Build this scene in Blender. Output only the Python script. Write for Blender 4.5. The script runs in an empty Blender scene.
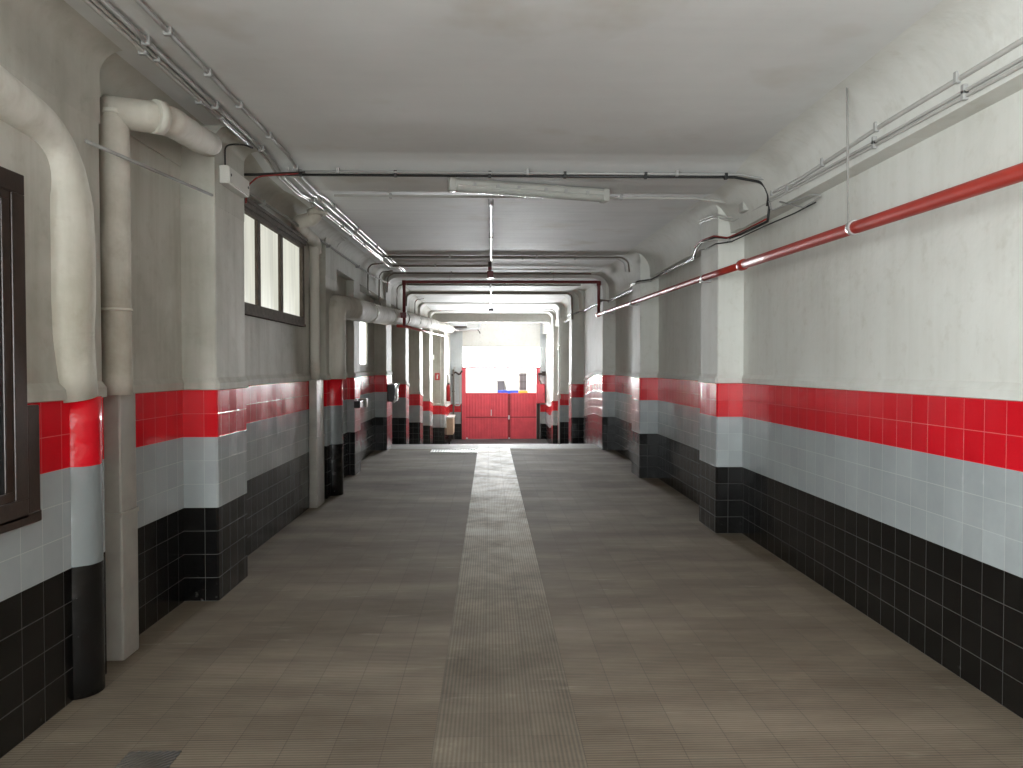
import bpy, bmesh, math, random
from mathutils import Vector, Matrix
random.seed(7)
SC = bpy.context.scene
COL = SC.collection
PI = math.pi

# ------------------------------------------------------------------ terrain helpers
def lerp_table(tab, y):
    if y <= tab[0][0]: return tab[0][1]
    for (a, va), (b, vb) in zip(tab, tab[1:]):
        if y <= b: return va + (vb - va) * (y - a) / (b - a)
    return tab[-1][1]
FLOOR = [(-6, 0), (14.9, 0), (15.3, -.014), (15.7, -.05), (27.8, -1.345), (28.2, -1.38), (60, -1.38)]
def zf(y): return lerp_table(FLOOR, y)
CEIL = [(-6, 3.2), (5.65, 3.23), (5.8, 3.215), (6.05, 3.165), (6.6, 3.16), (6.9, 3.19), (12, 3.3), (14, 3.36), (17.6, 3.4), (26, 3.47), (31, 3.6)]
def zc(y): return lerp_table(CEIL, y)

# ------------------------------------------------------------------ materials
def new_mat(name):
    m = bpy.data.materials.new(name); m.use_nodes = True
    nt = m.node_tree
    return m, nt, nt.nodes['Principled BSDF']
def N(nt, typ, **kw):
    n = nt.nodes.new(typ)
    for k, v in kw.items():
        if k in n.inputs: n.inputs[k].default_value = v
        else: setattr(n, k, v)
    return n
def L(nt, a, b): nt.links.new(a, b)
def ramp(nt, fac, stops):
    r = nt.nodes.new('ShaderNodeValToRGB')
    el = r.color_ramp.elements
    while len(el) > 1: el.remove(el[-1])
    el[0].position, el[0].color = stops[0][0], (*stops[0][1], 1)
    for p, c in stops[1:]:
        e = el.new(p); e.color = (*c, 1)
    L(nt, fac, r.inputs[0]); return r
def math_n(nt, op, a, b=None, c=None):
    n = nt.nodes.new('ShaderNodeMath'); n.operation = op
    for i, v in enumerate((a, b, c)):
        if v is None: continue
        if isinstance(v, (int, float)): n.inputs[i].default_value = v
        else: L(nt, v, n.inputs[i])
    return n.outputs[0]
def mix(nt, fac, a, b, typ='MIX'):
    n = nt.nodes.new('ShaderNodeMix'); n.data_type = 'RGBA'; n.blend_type = typ
    for i, v in ((0, fac), (6, a), (7, b)):
        if isinstance(v, (int, float)): n.inputs[i].default_value = v
        elif isinstance(v, tuple): n.inputs[i].default_value = (*v, 1)
        else: L(nt, v, n.inputs[i])
    return n.outputs[2]
def coords(nt, scale=(1, 1, 1), out='Object'):
    tc = nt.nodes.new('ShaderNodeTexCoord'); mp = nt.nodes.new('ShaderNodeMapping')
    mp.inputs['Scale'].default_value = scale
    L(nt, tc.outputs[out], mp.inputs[0]); return mp.outputs[0]
def noise(nt, vec, scale, detail=5, rough=.55):
    n = N(nt, 'ShaderNodeTexNoise', Scale=scale, Detail=detail, Roughness=rough)
    L(nt, vec, n.inputs['Vector']); return n.outputs[0]
def bump(nt, h, strength, dist=.01, prev=None):
    b = N(nt, 'ShaderNodeBump', Strength=strength, Distance=dist)
    L(nt, h, b.inputs['Height'])
    if prev is not None: L(nt, prev, b.inputs['Normal'])
    return b.outputs[0]

def simple(name, col, rough=.5, metal=0., var=.12, scale=6, bmp=.1, dist=.004):
    m, nt, p = new_mat(name)
    v = coords(nt)
    n = noise(nt, v, scale)
    c = ramp(nt, n, [(.25, tuple(x * (1 - var) for x in col)), (.75, tuple(min(1, x * (1 + var)) for x in col))])
    L(nt, c.outputs[0], p.inputs['Base Color'])
    p.inputs['Roughness'].default_value = rough; p.inputs['Metallic'].default_value = metal
    if bmp:
        L(nt, bump(nt, noise(nt, v, scale * 5), bmp, dist), p.inputs['Normal'])
    return m
def emit(name, col, strength, var=0):
    m, nt, p = new_mat(name)
    p.inputs['Base Color'].default_value = (.02, .02, .02, 1)
    p.inputs['Roughness'].default_value = .3
    p.inputs['Emission Strength'].default_value = strength
    p.inputs['Emission Color'].default_value = (*col, 1)
    if var:
        v = coords(nt, (1, 9, .6)); n = noise(nt, v, 1.6, 3)
        c = ramp(nt, n, [(.3, tuple(x * (1 - var) for x in col)), (.65, col)])
        L(nt, c.outputs[0], p.inputs['Emission Color'])
    return m

def plaster_nodes(nt, base, dark, streak=.35):
    v = coords(nt)
    n1 = noise(nt, v, .9, 8, .6)
    c = ramp(nt, n1, [(.3, dark), (.55, base), (.8, tuple(min(1, x * 1.06) for x in base))]).outputs[0]
    vs = coords(nt, (7, 7, .5)); n2 = noise(nt, vs, 1.2, 4, .6)
    st = ramp(nt, n2, [(.35, (.75, .73, .68)), (.55, (1, 1, 1))]).outputs[0]
    c = mix(nt, streak, c, st, 'MULTIPLY')
    n3 = noise(nt, v, 9, 6, .65)
    sp = ramp(nt, n3, [(.3, (.82, .8, .76)), (.45, (1, 1, 1))]).outputs[0]
    c = mix(nt, .5, c, sp, 'MULTIPLY')
    return v, c
def plaster(name, base, dark, streak=.35, bs=.35):
    m, nt, p = new_mat(name)
    v, c = plaster_nodes(nt, base, dark, streak)
    L(nt, c, p.inputs['Base Color']); p.inputs['Roughness'].default_value = .85; p.inputs['Specular IOR Level'].default_value = .2
    b = bump(nt, noise(nt, v, 3, 4), bs, .03)
    L(nt, bump(nt, noise(nt, v, 40, 4), .2, .003, b), p.inputs['Normal'])
    return m
def ceiling_mat():
    m, nt, p = new_mat('ceiling_paint')
    v = coords(nt)
    n1 = noise(nt, v, .5, 6, .6)
    c = ramp(nt, n1, [(.3, (.62, .63, .62)), (.6, (.73, .745, .74))]).outputs[0]
    # board-marked slab: long streaks across the corridor
    vs = coords(nt, (.28, 5.5, 1)); n2 = noise(nt, vs, 1.5, 6, .65)
    sy = nt.nodes.new('ShaderNodeSeparateXYZ'); L(nt, v, sy.inputs[0])
    far = math_n(nt, 'GREATER_THAN', sy.outputs[1], 6.1)
    c = mix(nt, math_n(nt, 'ADD', .12, math_n(nt, 'MULTIPLY', far, .28)), c, ramp(nt, n2, [(.35, (.84, .84, .86)), (.6, (1, 1, 1))]).outputs[0], 'MULTIPLY')
    n3 = noise(nt, v, 1.1, 4)
    c = mix(nt, .5, c, ramp(nt, n3, [(.28, (.72, .66, .56)), (.42, (1, 1, 1))]).outputs[0], 'MULTIPLY')
    L(nt, c, p.inputs['Base Color']); p.inputs['Roughness'].default_value = .72; p.inputs['Specular IOR Level'].default_value = .4
    b = bump(nt, math_n(nt, 'MULTIPLY', n2, math_n(nt, 'ADD', .25, math_n(nt, 'MULTIPLY', far, .75))), .25, .03)
    L(nt, bump(nt, noise(nt, v, 30, 4), .1, .003, b), p.inputs['Normal'])
    return m
TILE = .1603
def wall_mat(name, base, dark, streak, bs=.35):
    """painted and tiled wall: black, grey and red glazed tile up to 1.443 m, plaster above (UV = metres along, metres above floor)"""
    m, nt, p = new_mat(name)
    v, pc = plaster_nodes(nt, base, dark, streak)
    uv = nt.nodes.new('ShaderNodeUVMap')
    sep = nt.nodes.new('ShaderNodeSeparateXYZ'); L(nt, uv.outputs[0], sep.inputs[0])
    h = sep.outputs[1]
    br = N(nt, 'ShaderNodeTexBrick', Scale=1., **{'Mortar Size': .0021, 'Mortar Smooth': .3, 'Bias': 0., 'Brick Width': .155, 'Row Height': TILE})
    br.offset = 0.; br.inputs['Color1'].default_value = (0, 0, 0, 1); br.inputs['Color2'].default_value = (1, 1, 1, 1)
    L(nt, uv.outputs[0], br.inputs['Vector'])
    mort = br.outputs['Fac']
    rnd = nt.nodes.new('ShaderNodeSeparateColor'); L(nt, br.outputs['Color'], rnd.inputs[0])
    n = noise(nt, v, 3, 6, .6)
    black = ramp(nt, n, [(.3, (.0025, .0025, .0025)), (.7, (.007, .0065, .006))]).outputs[0]
    grey = ramp(nt, n, [(.3, (.33, .36, .365)), (.7, (.385, .415, .42))]).outputs[0]
    red = ramp(nt, n, [(.3, (.60, .004, .012)), (.7, (.68, .006, .016))]).outputs[0]
    c = mix(nt, math_n(nt, 'GREATER_THAN', h, 4 * TILE), black, grey)
    c = mix(nt, math_n(nt, 'GREATER_THAN', h, 7 * TILE), c, red)
    c = mix(nt, math_n(nt, 'MULTIPLY', rnd.outputs[0], .12), c, (.3, .3, .3), 'MULTIPLY')
    gro = mix(nt, math_n(nt, 'ADD', .11, math_n(nt, 'MULTIPLY', math_n(nt, 'GREATER_THAN', h, 4 * TILE), .06)), c, (.5, .49, .46))
    c = mix(nt, mort, c, gro)
    # scuffs and dust low on the tiles
    n4 = noise(nt, v, 14, 6, .7)
    sc_ = ramp(nt, n4, [(.62, (0, 0, 0)), (.75, (1, 1, 1))]).outputs[0]
    low = math_n(nt, 'MULTIPLY', math_n(nt, 'SUBTRACT', 1., math_n(nt, 'MINIMUM', math_n(nt, 'DIVIDE', h, .3), 1.)), .25)
    c = mix(nt, math_n(nt, 'MULTIPLY', sc_, low), c, (.35, .33, .3))
    istile = math_n(nt, 'LESS_THAN', h, 1.4435)
    L(nt, mix(nt, istile, pc, c), p.inputs['Base Color'])
    tr = math_n(nt, 'ADD', .13, math_n(nt, 'MULTIPLY', n, .16))
    tr = math_n(nt, 'ADD', tr, math_n(nt, 'MULTIPLY', mort, .5))
    rr = nt.nodes.new('ShaderNodeMix'); rr.data_type = 'FLOAT'
    L(nt, istile, rr.inputs[0]); rr.inputs[2].default_value = .75; L(nt, tr, rr.inputs[3])
    L(nt, rr.outputs[0], p.inputs['Roughness'])
    pb = bump(nt, noise(nt, v, 3, 4), bs, .03); pb = bump(nt, noise(nt, v, 40, 4), .2, .003, pb)
    vu = coords(nt, (1, 1, .25)); wob = noise(nt, vu, 7, 2)
    cmb = nt.nodes.new('ShaderNodeCombineXYZ')
    L(nt, math_n(nt, 'FLOOR', math_n(nt, 'DIVIDE', sep.outputs[0], .155)), cmb.inputs[0]); L(nt, math_n(nt, 'FLOOR', math_n(nt, 'DIVIDE', h, TILE)), cmb.inputs[1])
    wn = nt.nodes.new('ShaderNodeTexWhiteNoise'); wn.noise_dimensions = '2D'; L(nt, cmb.outputs[0], wn.inputs['Vector'])
    def vm(op, a, b):
        q = nt.nodes.new('ShaderNodeVectorMath'); q.operation = op
        for i, k in enumerate((a, b)):
            if isinstance(k, tuple): q.inputs[i].default_value = k
            elif k is not None: L(nt, k, q.inputs[i])
        return q.outputs[0]
    geo = nt.nodes.new('ShaderNodeNewGeometry')
    tilt = vm('MULTIPLY', vm('SUBTRACT', wn.outputs['Color'], (.5, .5, .5)), (.05, .05, .05))
    tn = vm('NORMALIZE', vm('ADD', geo.outputs['Normal'], tilt), None)
    tb = bump(nt, wob, .10, .02, tn); tb = bump(nt, math_n(nt, 'SUBTRACT', 1., mort), .35, .002, tb)
    mx = nt.nodes.new('ShaderNodeMix'); mx.data_type = 'VECTOR'
    L(nt, istile, mx.inputs[0]); L(nt, pb, mx.inputs[4]); L(nt, tb, mx.inputs[5])
    L(nt, mx.outputs[1], p.inputs['Normal'])
    return m
def painted_column_mat():
    m, nt, p = new_mat('gloss_paint_bands')
    tc = nt.nodes.new('ShaderNodeTexCoord'); sep = nt.nodes.new('ShaderNodeSeparateXYZ'); L(nt, tc.outputs['Object'], sep.inputs[0])
    v = tc.outputs['Object']
    n = noise(nt, v, 9, 5)
    hh = math_n(nt, 'ADD', sep.outputs[2], math_n(nt, 'MULTIPLY', math_n(nt, 'SUBTRACT', n, .5), .012))
    c = mix(nt, math_n(nt, 'GREATER_THAN', hh, 4 * TILE), (.005, .005, .005), (.20, .22, .222))
    c = mix(nt, math_n(nt, 'GREATER_THAN', hh, 7 * TILE), c, (.60, .005, .014))
    n2 = noise(nt, v, 22, 5, .7)
    chip = math_n(nt, 'MULTIPLY', ramp(nt, n2, [(.68, (0, 0, 0)), (.72, (1, 1, 1))]).outputs[0], math_n(nt, 'LESS_THAN', sep.outputs[2], .64))
    c = mix(nt, math_n(nt, 'MULTIPLY', chip, .6), c, (.4, .4, .38))
    L(nt, c, p.inputs['Base Color']); p.inputs['Roughness'].default_value = .22
    L(nt, bump(nt, noise(nt, v, 7, 3), .5, .02), p.inputs['Normal'])
    return m
def floor_mat():
    m, nt, p = new_mat('ribbed_paving')
    tc = nt.nodes.new('ShaderNodeTexCoord'); sep = nt.nodes.new('ShaderNodeSeparateXYZ'); L(nt, tc.outputs['Object'], sep.inputs[0])
    v = tc.outputs['Object']; x, y = sep.outputs[0], sep.outputs[1]
    instrip = math_n(nt, 'MULTIPLY', math_n(nt, 'GREATER_THAN', x, -.240), math_n(nt, 'LESS_THAN', x, .390))
    w = 2 * PI / .019
    ribx = math_n(nt, 'SINE', math_n(nt, 'MULTIPLY', x, w)); riby = math_n(nt, 'SINE', math_n(nt, 'MULTIPLY', y, w))
    rm = nt.nodes.new('ShaderNodeMix'); rm.data_type = 'FLOAT'
    L(nt, instrip, rm.inputs[0]); L(nt, riby, rm.inputs[2]); L(nt, ribx, rm.inputs[3])
    rib = math_n(nt, 'ADD', math_n(nt, 'MULTIPLY', rm.outputs[0], .5), .5)
    br = N(nt, 'ShaderNodeTexBrick', Scale=1., **{'Mortar Size': .003, 'Mortar Smooth': .4, 'Brick Width': .21, 'Row Height': .21})
    br.offset = 0.; br.inputs['Color1'].default_value = (0, 0, 0, 1); br.inputs['Color2'].default_value = (1, 1, 1, 1)
    mp = nt.nodes.new('ShaderNodeMapping'); mp.inputs['Location'].default_value = (.24 + .21 * 40, .21 * 40, 0)
    L(nt, v, mp.inputs[0]); L(nt, mp.outputs[0], br.inputs['Vector'])
    mort = br.outputs['Fac']
    rnd = nt.nodes.new('ShaderNodeSeparateColor'); L(nt, br.outputs['Color'], rnd.inputs[0])
    n1 = noise(nt, coords(nt, (.5, 1.6, 1)), 1.1, 8, .65)
    side = ramp(nt, n1, [(.3, (.128, .101, .073)), (.5, (.188, .152, .112)), (.72, (.28, .232, .176))]).outputs[0]
    n2 = noise(nt, v, 2.2, 8, .7)
    strip = ramp(nt, n2, [(.3, (.13, .108, .082)), (.62, (.215, .182, .14)), (.75, (.32, .275, .215))]).outputs[0]
    # strip pales towards the ramp head: wear, plus grazing daylight put into the colour
    wear_and_light = math_n(nt, 'MINIMUM', math_n(nt, 'MAXIMUM', math_n(nt, 'DIVIDE', math_n(nt, 'SUBTRACT', y, 3.8), 6.5), 0.), 1.)
    pale = ramp(nt, n2, [(.34, (.34, .285, .20)), (.46, (.56, .485, .35)), (.60, (.80, .72, .54))]).outputs[0]
    strip = mix(nt, math_n(nt, 'MULTIPLY', wear_and_light, .95), strip, pale)
    c = mix(nt, instrip, side, strip)
    # pale cement apron at the ramp head and on the slope
    apron = math_n(nt, 'GREATER_THAN', math_n(nt, 'ADD', y, math_n(nt, 'MULTIPLY', n2, .3)), 14.55)
    c = mix(nt, math_n(nt, 'MULTIPLY', apron, .8), c, (.30, .28, .24))
    c = mix(nt, math_n(nt, 'GREATER_THAN', y, 27.7), c, (.10, .10, .105))
    c = mix(nt, math_n(nt, 'MULTIPLY', rnd.outputs[0], .22), c, (.45, .45, .45), 'MULTIPLY')
    # dusty scuffs
    n3 = noise(nt, coords(nt, (.8, 5, 1)), 2.4, 7, .7)
    sc_ = ramp(nt, n3, [(.60, (0, 0, 0)), (.74, (1, 1, 1))]).outputs[0]
    c = mix(nt, math_n(nt, 'MULTIPLY', sc_, .45), c, (.40, .36, .29))
    c = mix(nt, math_n(nt, 'MULTIPLY', mort, .38), c, (.05, .045, .04))
    c = mix(nt, math_n(nt, 'MULTIPLY', math_n(nt, 'SUBTRACT', 1., rib), .45), c, (.3, .3, .3), 'MULTIPLY')
    L(nt, c, p.inputs['Base Color'])
    worn = math_n(nt, 'MAXIMUM', math_n(nt, 'MULTIPLY', instrip, wear_and_light), apron)
    p.inputs['Specular Tint'].default_value = (1, .86, .64, 1)
    rgh = math_n(nt, 'SUBTRACT', math_n(nt, 'SUBTRACT', .95, math_n(nt, 'MULTIPLY', n1, .16)), math_n(nt, 'MULTIPLY', worn, math_n(nt, 'MULTIPLY', n2, .36)))
    L(nt, rgh, p.inputs['Roughness'])
    p.inputs['Specular IOR Level'].default_value = .32
    b = bump(nt, rib, .35, .003); b = bump(nt, math_n(nt, 'SUBTRACT', 1., mort), .4, .004, b)
    L(nt, bump(nt, n2, .15, .01, b), p.inputs['Normal'])
    return m

M = {}
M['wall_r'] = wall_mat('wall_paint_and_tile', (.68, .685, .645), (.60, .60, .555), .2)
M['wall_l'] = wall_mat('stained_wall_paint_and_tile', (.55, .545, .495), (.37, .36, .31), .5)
M['wall_end'] = wall_mat('white_wall_paint_and_tile', (.60, .64, .66), (.54, .57, .58), .15)
M['pillar_r'] = M['wall_r']; M['pillar_l'] = M['wall_l']
M['ceil'] = ceiling_mat()
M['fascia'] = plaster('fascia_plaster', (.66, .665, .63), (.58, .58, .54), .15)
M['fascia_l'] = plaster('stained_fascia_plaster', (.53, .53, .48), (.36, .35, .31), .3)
M['beam'] = plaster('beam_plaster', (.58, .575, .55), (.50, .49, .46), .15)
M['floor'] = floor_mat()
M['sleeve'] = plaster('pipe_sleeve_plaster', (.68, .67, .61), (.46, .44, .37), .4, .6)
M['sleeve_dirty'] = plaster('dirty_pipe_sleeve', (.62, .60, .54), (.34, .31, .25), .5, .8)
M['collar'] = simple('stained_collar', (.40, .32, .2), .85, 0, .3, 9)
M['bands'] = painted_column_mat()
M['steel'] = simple('painted_steel_cover', (.33, .315, .28), .38, .15, .18, 5, .08)
M['dull'] = simple('dull_dusty_metal', (.26, .255, .24), .95, 0, .1, 10, 0)
M['galv'] = simple('galvanised_conduit', (.50, .50, .49), .46, .6, .1, 10, .03)
M['greypipe'] = simple('grey_plastic_conduit', (.42, .41, .385), .4, 0, .1, 8, .03)
M['whitepipe'] = simple('white_plastic_conduit', (.75, .75, .76), .3, 0, .05, 8, 0)
M['brownpipe'] = simple('brown_stained_conduit', (.16, .135, .11), .5, 0, .2, 8, .03)
M['black'] = simple('black_cable_sheath', (.015, .015, .015), .45, 0, .2, 8, 0)
M['redcable'] = simple('red_cable_sheath', (.22, .02, .015), .45, 0, .2, 8, 0)
M['clip'] = simple('clip_plastic', (.33, .33, .32), .4, 0, .05, 8, 0)
M['redpipe'] = simple('red_fire_pipe_paint', (.36, .028, .016), .48, 0, .15, 6, .05)
M['redpipe_dark'] = simple('dark_red_pipe_paint', (.13, .012, .012), .4, 0, .2, 6, .05)
M['boxwhite'] = simple('off_white_plastic', (.66, .65, .61), .4, 0, .05, 5, 0)
M['wood'] = simple('dark_brown_varnish', (.032, .018, .012), .3, 0, .35, 12, .12)
M['winframe'] = simple('weathered_brown_frame', (.105, .085, .068), .95, 0, .3, 14, .15)
M['darkglass'] = simple('dark_glass', (.03, .03, .032), .08, 0, .2, 2, 0)
M['pane'] = emit('frosted_daylit_pane', (.93, .93, .80), .80, .22)
M['pane_small'] = emit('small_daylit_pane', (1, .99, .92), 2.2, .2)
M['transom'] = emit('bright_transom_pane', (.96, .98, 1), 12.0)
M['transom2'] = emit('daylit_rooflight_pane', (.90, .95, 1), 1.7)
M['gatered'] = simple('gate_red_paint', (.80, .10, .13), .45, 0, .1, 3, .05)
M['gatepost'] = simple('gate_post_paint', (.30, .03, .035), .5, 0, .2, 3, .05)
M['darksteel'] = simple('dark_brown_steel', (.05, .035, .03), .5, .2, .2, 4, .05)
M['chrome'] = simple('bright_metal', (.75, .75, .75), .3, .8, .05, 4, 0)
M['beige'] = simple('beige_board', (.52, .38, .27), .55, 0, .1, 3, .05)
M['white'] = simple('white_paint', (.78, .78, .76), .45, 0, .04, 3, .03)
M['darkbox'] = simple('dark_grey_plastic', (.022, .022, .025), .4, 0, .2, 5, 0)
M['facade'] = plaster('sunlit_facade', (.80, .79, .75), (.74, .73, .69), .1)
M['street'] = simple('street_paving', (.45, .44, .42), .8, 0, .15, 2, .2)
M['blue'] = simple('blue_panel', (.03, .10, .55), .4, 0, .05, 3, 0)
M['yellow'] = simple('yellow_panel', (.75, .45, .04), .4, 0, .05, 3, 0)
M['streetbox'] = simple('grey_street_box', (.10, .095, .11), .6, 0, .1, 3, .05)
M['winglass'] = simple('facade_window_glass', (.30, .28, .30), .15, 0, .1, 2, 0)
M['diffuser'] = simple('clear_ribbed_diffuser', (.70, .71, .66), .12, 0, .05, 9, .1)
M['diffuser'].node_tree.nodes['Principled BSDF'].inputs['Transmission Weight'].default_value = .55
M['lamp_on'] = emit('lit_tube', (1, .96, .88), 6.)
M['lampgrey'] = simple('lamp_housing_grey', (.40, .40, .37), .45, 0, .08, 6, .03)
M['tube'] = simple('unlit_tube_glass', (.82, .84, .84), .15, 0, .03, 4, 0)
M['grate'] = simple('pale_cast_grate', (.52, .50, .44), .5, .3, .15, 9, .1)
M['tilerib'] = simple('grey_ribbed_tile', (.085, .072, .058), .6, 0, .2, 8, .1)

# ------------------------------------------------------------------ mesh builder
class B:
    def __init__(s): s.bm = bmesh.new(); s.uv = None
    def box(s, x0, x1, y0, y1, z0, z1, bev=0.):
        t = bmesh.new()
        bmesh.ops.create_cube(t, size=1)
        for v in t.verts:
            v.co = Vector(((x0 + x1) / 2 + v.co.x * (x1 - x0), (y0 + y1) / 2 + v.co.y * (y1 - y0), (z0 + z1) / 2 + v.co.z * (z1 - z0)))
        if bev: bmesh.ops.bevel(t, geom=t.edges[:], offset=bev, segments=2, affect='EDGES', profile=.6)
        s.add(t); return s
    def add(s, t):
        me = bpy.data.meshes.new('t'); t.to_mesh(me); t.free(); s.bm.from_mesh(me); bpy.data.meshes.remove(me)
    def tube(s, pts, r, seg=10, caps=True, jitter=0.):
        pts = [Vector(p) for p in pts]
        rings = []; up = None
        n = len(pts)
        for i, p in enumerate(pts):
            d = (pts[min(i + 1, n - 1)] - pts[max(i - 1, 0)]).normalized()
            if up is None:
                a = Vector((0, 0, 1)) if abs(d.z) < .9 else Vector((1, 0, 0))
                up = (a - d * a.dot(d)).normalized()
            else:
                up = (up - d * up.dot(d)).normalized()
            sd = d.cross(up)
            rr = r[i] if isinstance(r, (list, tuple)) else r
            k = 1.
            if 0 < i < n - 1:
                a1 = (pts[i] - pts[i - 1]).normalized(); a2 = (pts[i + 1] - pts[i]).normalized()
                k = 1 / max(.6, math.cos(a1.angle(a2, 0) / 2))
            ring = []
            for j in range(seg):
                t = 2 * PI * j / seg
                q = rr * (1 + random.uniform(-jitter, jitter))
                ring.append(s.bm.verts.new(p + (up * math.cos(t) + sd * math.sin(t)) * q))
            rings.append(ring)
        for a, b in zip(rings, rings[1:]):
            for j in range(seg):
                f = s.bm.faces.new((a[j], a[(j + 1) % seg], b[(j + 1) % seg], b[j])); f.smooth = True
        if caps:
            s.bm.faces.new(rings[0][::-1]); s.bm.faces.new(rings[-1])
        return s
    def prism(s, poly, axis, a, b):
        """extrude a 2D polygon along axis ('x','y','z') from a to b"""
        def P(u, v, w):
            return {'x': (w, u, v), 'y': (u, w, v), 'z': (u, v, w)}[axis]
        A = [s.bm.verts.new(P(u, v, a)) for u, v in poly]; Bv = [s.bm.verts.new(P(u, v, b)) for u, v in poly]
        n = len(poly)
        for i in range(n): s.bm.faces.new((A[i], A[(i + 1) % n], Bv[(i + 1) % n], Bv[i]))
        s.bm.faces.new(A[::-1]); s.bm.faces.new(Bv); return s
    def loft(s, stations, closed=True):
        """stations: list of 3D point rings of equal length"""
        R = [[s.bm.verts.new(p) for p in st] for st in stations]
        n = len(R[0])
        for a, b in zip(R, R[1:]):
            for i in range(n if closed else n - 1):
                s.bm.faces.new((a[i], a[(i + 1) % n], b[(i + 1) % n], b[i]))
        if closed:
            s.bm.faces.new(R[0][::-1]); s.bm.faces.new(R[-1])
        return s
    def build(s, name, mat, parent=None, smooth=None, fixn=True):
        if fixn: bmesh.ops.recalc_face_normals(s.bm, faces=s.bm.faces[:])
        me = bpy.data.meshes.new(name); s.bm.to_mesh(me); s.bm.free()
        o = bpy.data.objects.new(name, me); COL.objects.link(o)
        me.materials.append(M[mat] if isinstance(mat, str) else mat)
        if smooth is not None:
            me.polygons.foreach_set('use_smooth', [True] * len(me.polygons))
            try: me.set_sharp_from_angle(angle=math.radians(smooth))
            except Exception: pass
        if parent is not None:
            o.parent = parent
            if parent.type == 'EMPTY': o.location = -parent.location
        return o

def fillet(pts, r, n=6):
    pts = [Vector(p) for p in pts]; out = [pts[0]]
    for a, p, b in zip(pts, pts[1:], pts[2:]):
        d1 = (a - p); d2 = (b - p); l = min(d1.length, d2.length) * .49
        d1.normalize(); d2.normalize(); ang = d1.angle(d2, PI)
        if ang > 3.1: out.append(p); continue
        k = min(l, r / math.tan(ang / 2)); s, e = p + d1 * k, p + d2 * k
        for i in range(n + 1):
            t = i / n; out.append(s * (1 - t) ** 2 + p * 2 * t * (1 - t) + e * t ** 2)
    out.append(pts[-1]); return out
def densify(pts, step):
    out = []
    for a, b in zip(pts, pts[1:]):
        a, b = Vector(a), Vector(b); k = max(1, int((b - a).length / step))
        out += [a.lerp(b, i / k) for i in range(k)]
    out.append(Vector(pts[-1])); return out

def tag(o, label=None, cat=None, group=None, kind=None):
    if label: o['label'] = label
    if cat: o['category'] = cat
    if group: o['group'] = group
    if kind: o['kind'] = kind
    return o
def thing(name, label, cat, loc, group=None):
    o = bpy.data.objects.new(name, None); COL.objects.link(o)
    o.location = Vector(loc); o.empty_display_size = .1
    return tag(o, label, cat, group)
def struct(o, label, cat): return tag(o, label, cat, None, 'structure')

# ------------------------------------------------------------------ walls, pillars
LEDGE = 1.443
PROF = [(-.25, .0), (0., .0), (.3, 0), (.8, 0), (1.2, 0), (LEDGE, .0), (LEDGE + .004, .016), (LEDGE + .05, .016), (LEDGE + .085, -.006), (2.2, -.006)]
def wall_sheet(name, path, side, mat, thick_dir, ztop=None, holes=()):
    """sweep the tile/ledge/plaster profile along a plan path. side(+1/-1): offset direction multiplier of the left-hand normal."""
    pts = densify([Vector((x, y, 0)) for x, y in path], .5)
    bm = bmesh.new(); uvl = bm.loops.layers.uv.new('UVMap')
    cols = []; u = 0
    for i, p in enumerate(pts):
        a = (p - pts[i - 1]).normalized() if i else None; b = (pts[i + 1] - p).normalized() if i < len(pts) - 1 else None
        if i: u += (p - pts[i - 1]).length
        ns = [Vector((-d.y, d.x, 0)) * side for d in (a, b) if d is not None]
        n = sum(ns, Vector()) ; n.normalize()
        if len(ns) == 2: n = n / max(.5, n.dot(ns[0]))
        top = (ztop(p.y) if ztop else zc(p.y) + .04)
        f = zf(p.y)
        col = [(p + n * off + Vector((0, 0, f + h)), u, h) for h, off in PROF] + [(p + n * -.006 + Vector((0, 0, top)), u, top - f)]
        cols.append([(bm.verts.new(c), uu, h) for c, uu, h in col])
    for a, b in zip(cols, cols[1:]):
        for i in range(len(a) - 1):
            q = (a[i], b[i], b[i + 1], a[i + 1])
            cy = sum(v[0].co.y for v in q) / 4; cz = sum(v[0].co.z for v in q) / 4
            f = bm.faces.new([v[0] for v in q])
            for lp, v in zip(f.loops, q): lp[uvl].uv = (v[1], v[2])
    if side < 0: bmesh.ops.reverse_faces(bm, faces=bm.faces[:])
    me = bpy.data.meshes.new(name); bm.to_mesh(me); bm.free()
    o = bpy.data.objects.new(name, me); COL.objects.link(o); me.materials.append(M[mat])
    return o
RW = [(2.42, -5), (2.42, 7.6), (2.40, 16.95), (2.27, 17.15), (2.29, 30.3)]
LW = [(-2.0, -.7), (-2.0, 3.86), (-2.012, 3.885), (-2.10, 3.90), (-2.085, 5.1), (-2.05, 5.6), (-2.05, 9.2), (-2.1, 9.5), (-2.1, 10.9), (-2.2, 11.3), (-2.2, 14.1), (-2.33, 14.9), (-2.33, 27.2), (-1.68, 27.25), (-1.62, 30.3)]
struct(wall_sheet('wall_right', RW, 1, 'wall_r', 1), 'long right wall, plaster over red, grey and black tile bands', 'wall')
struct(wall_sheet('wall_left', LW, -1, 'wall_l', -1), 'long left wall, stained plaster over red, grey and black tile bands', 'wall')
def pillar(y0, y1, xin, xw, label, mat):
    s = 1 if xin > 0 else -1
    path = [(xw, y0), (xin + s * .012, y0), (xin, y0 + .012), (xin, y1 - .012), (xin + s * .012, y1), (xw, y1)]
    struct(wall_sheet('pillar', path, s, mat, 1), label, 'pillar')
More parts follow.
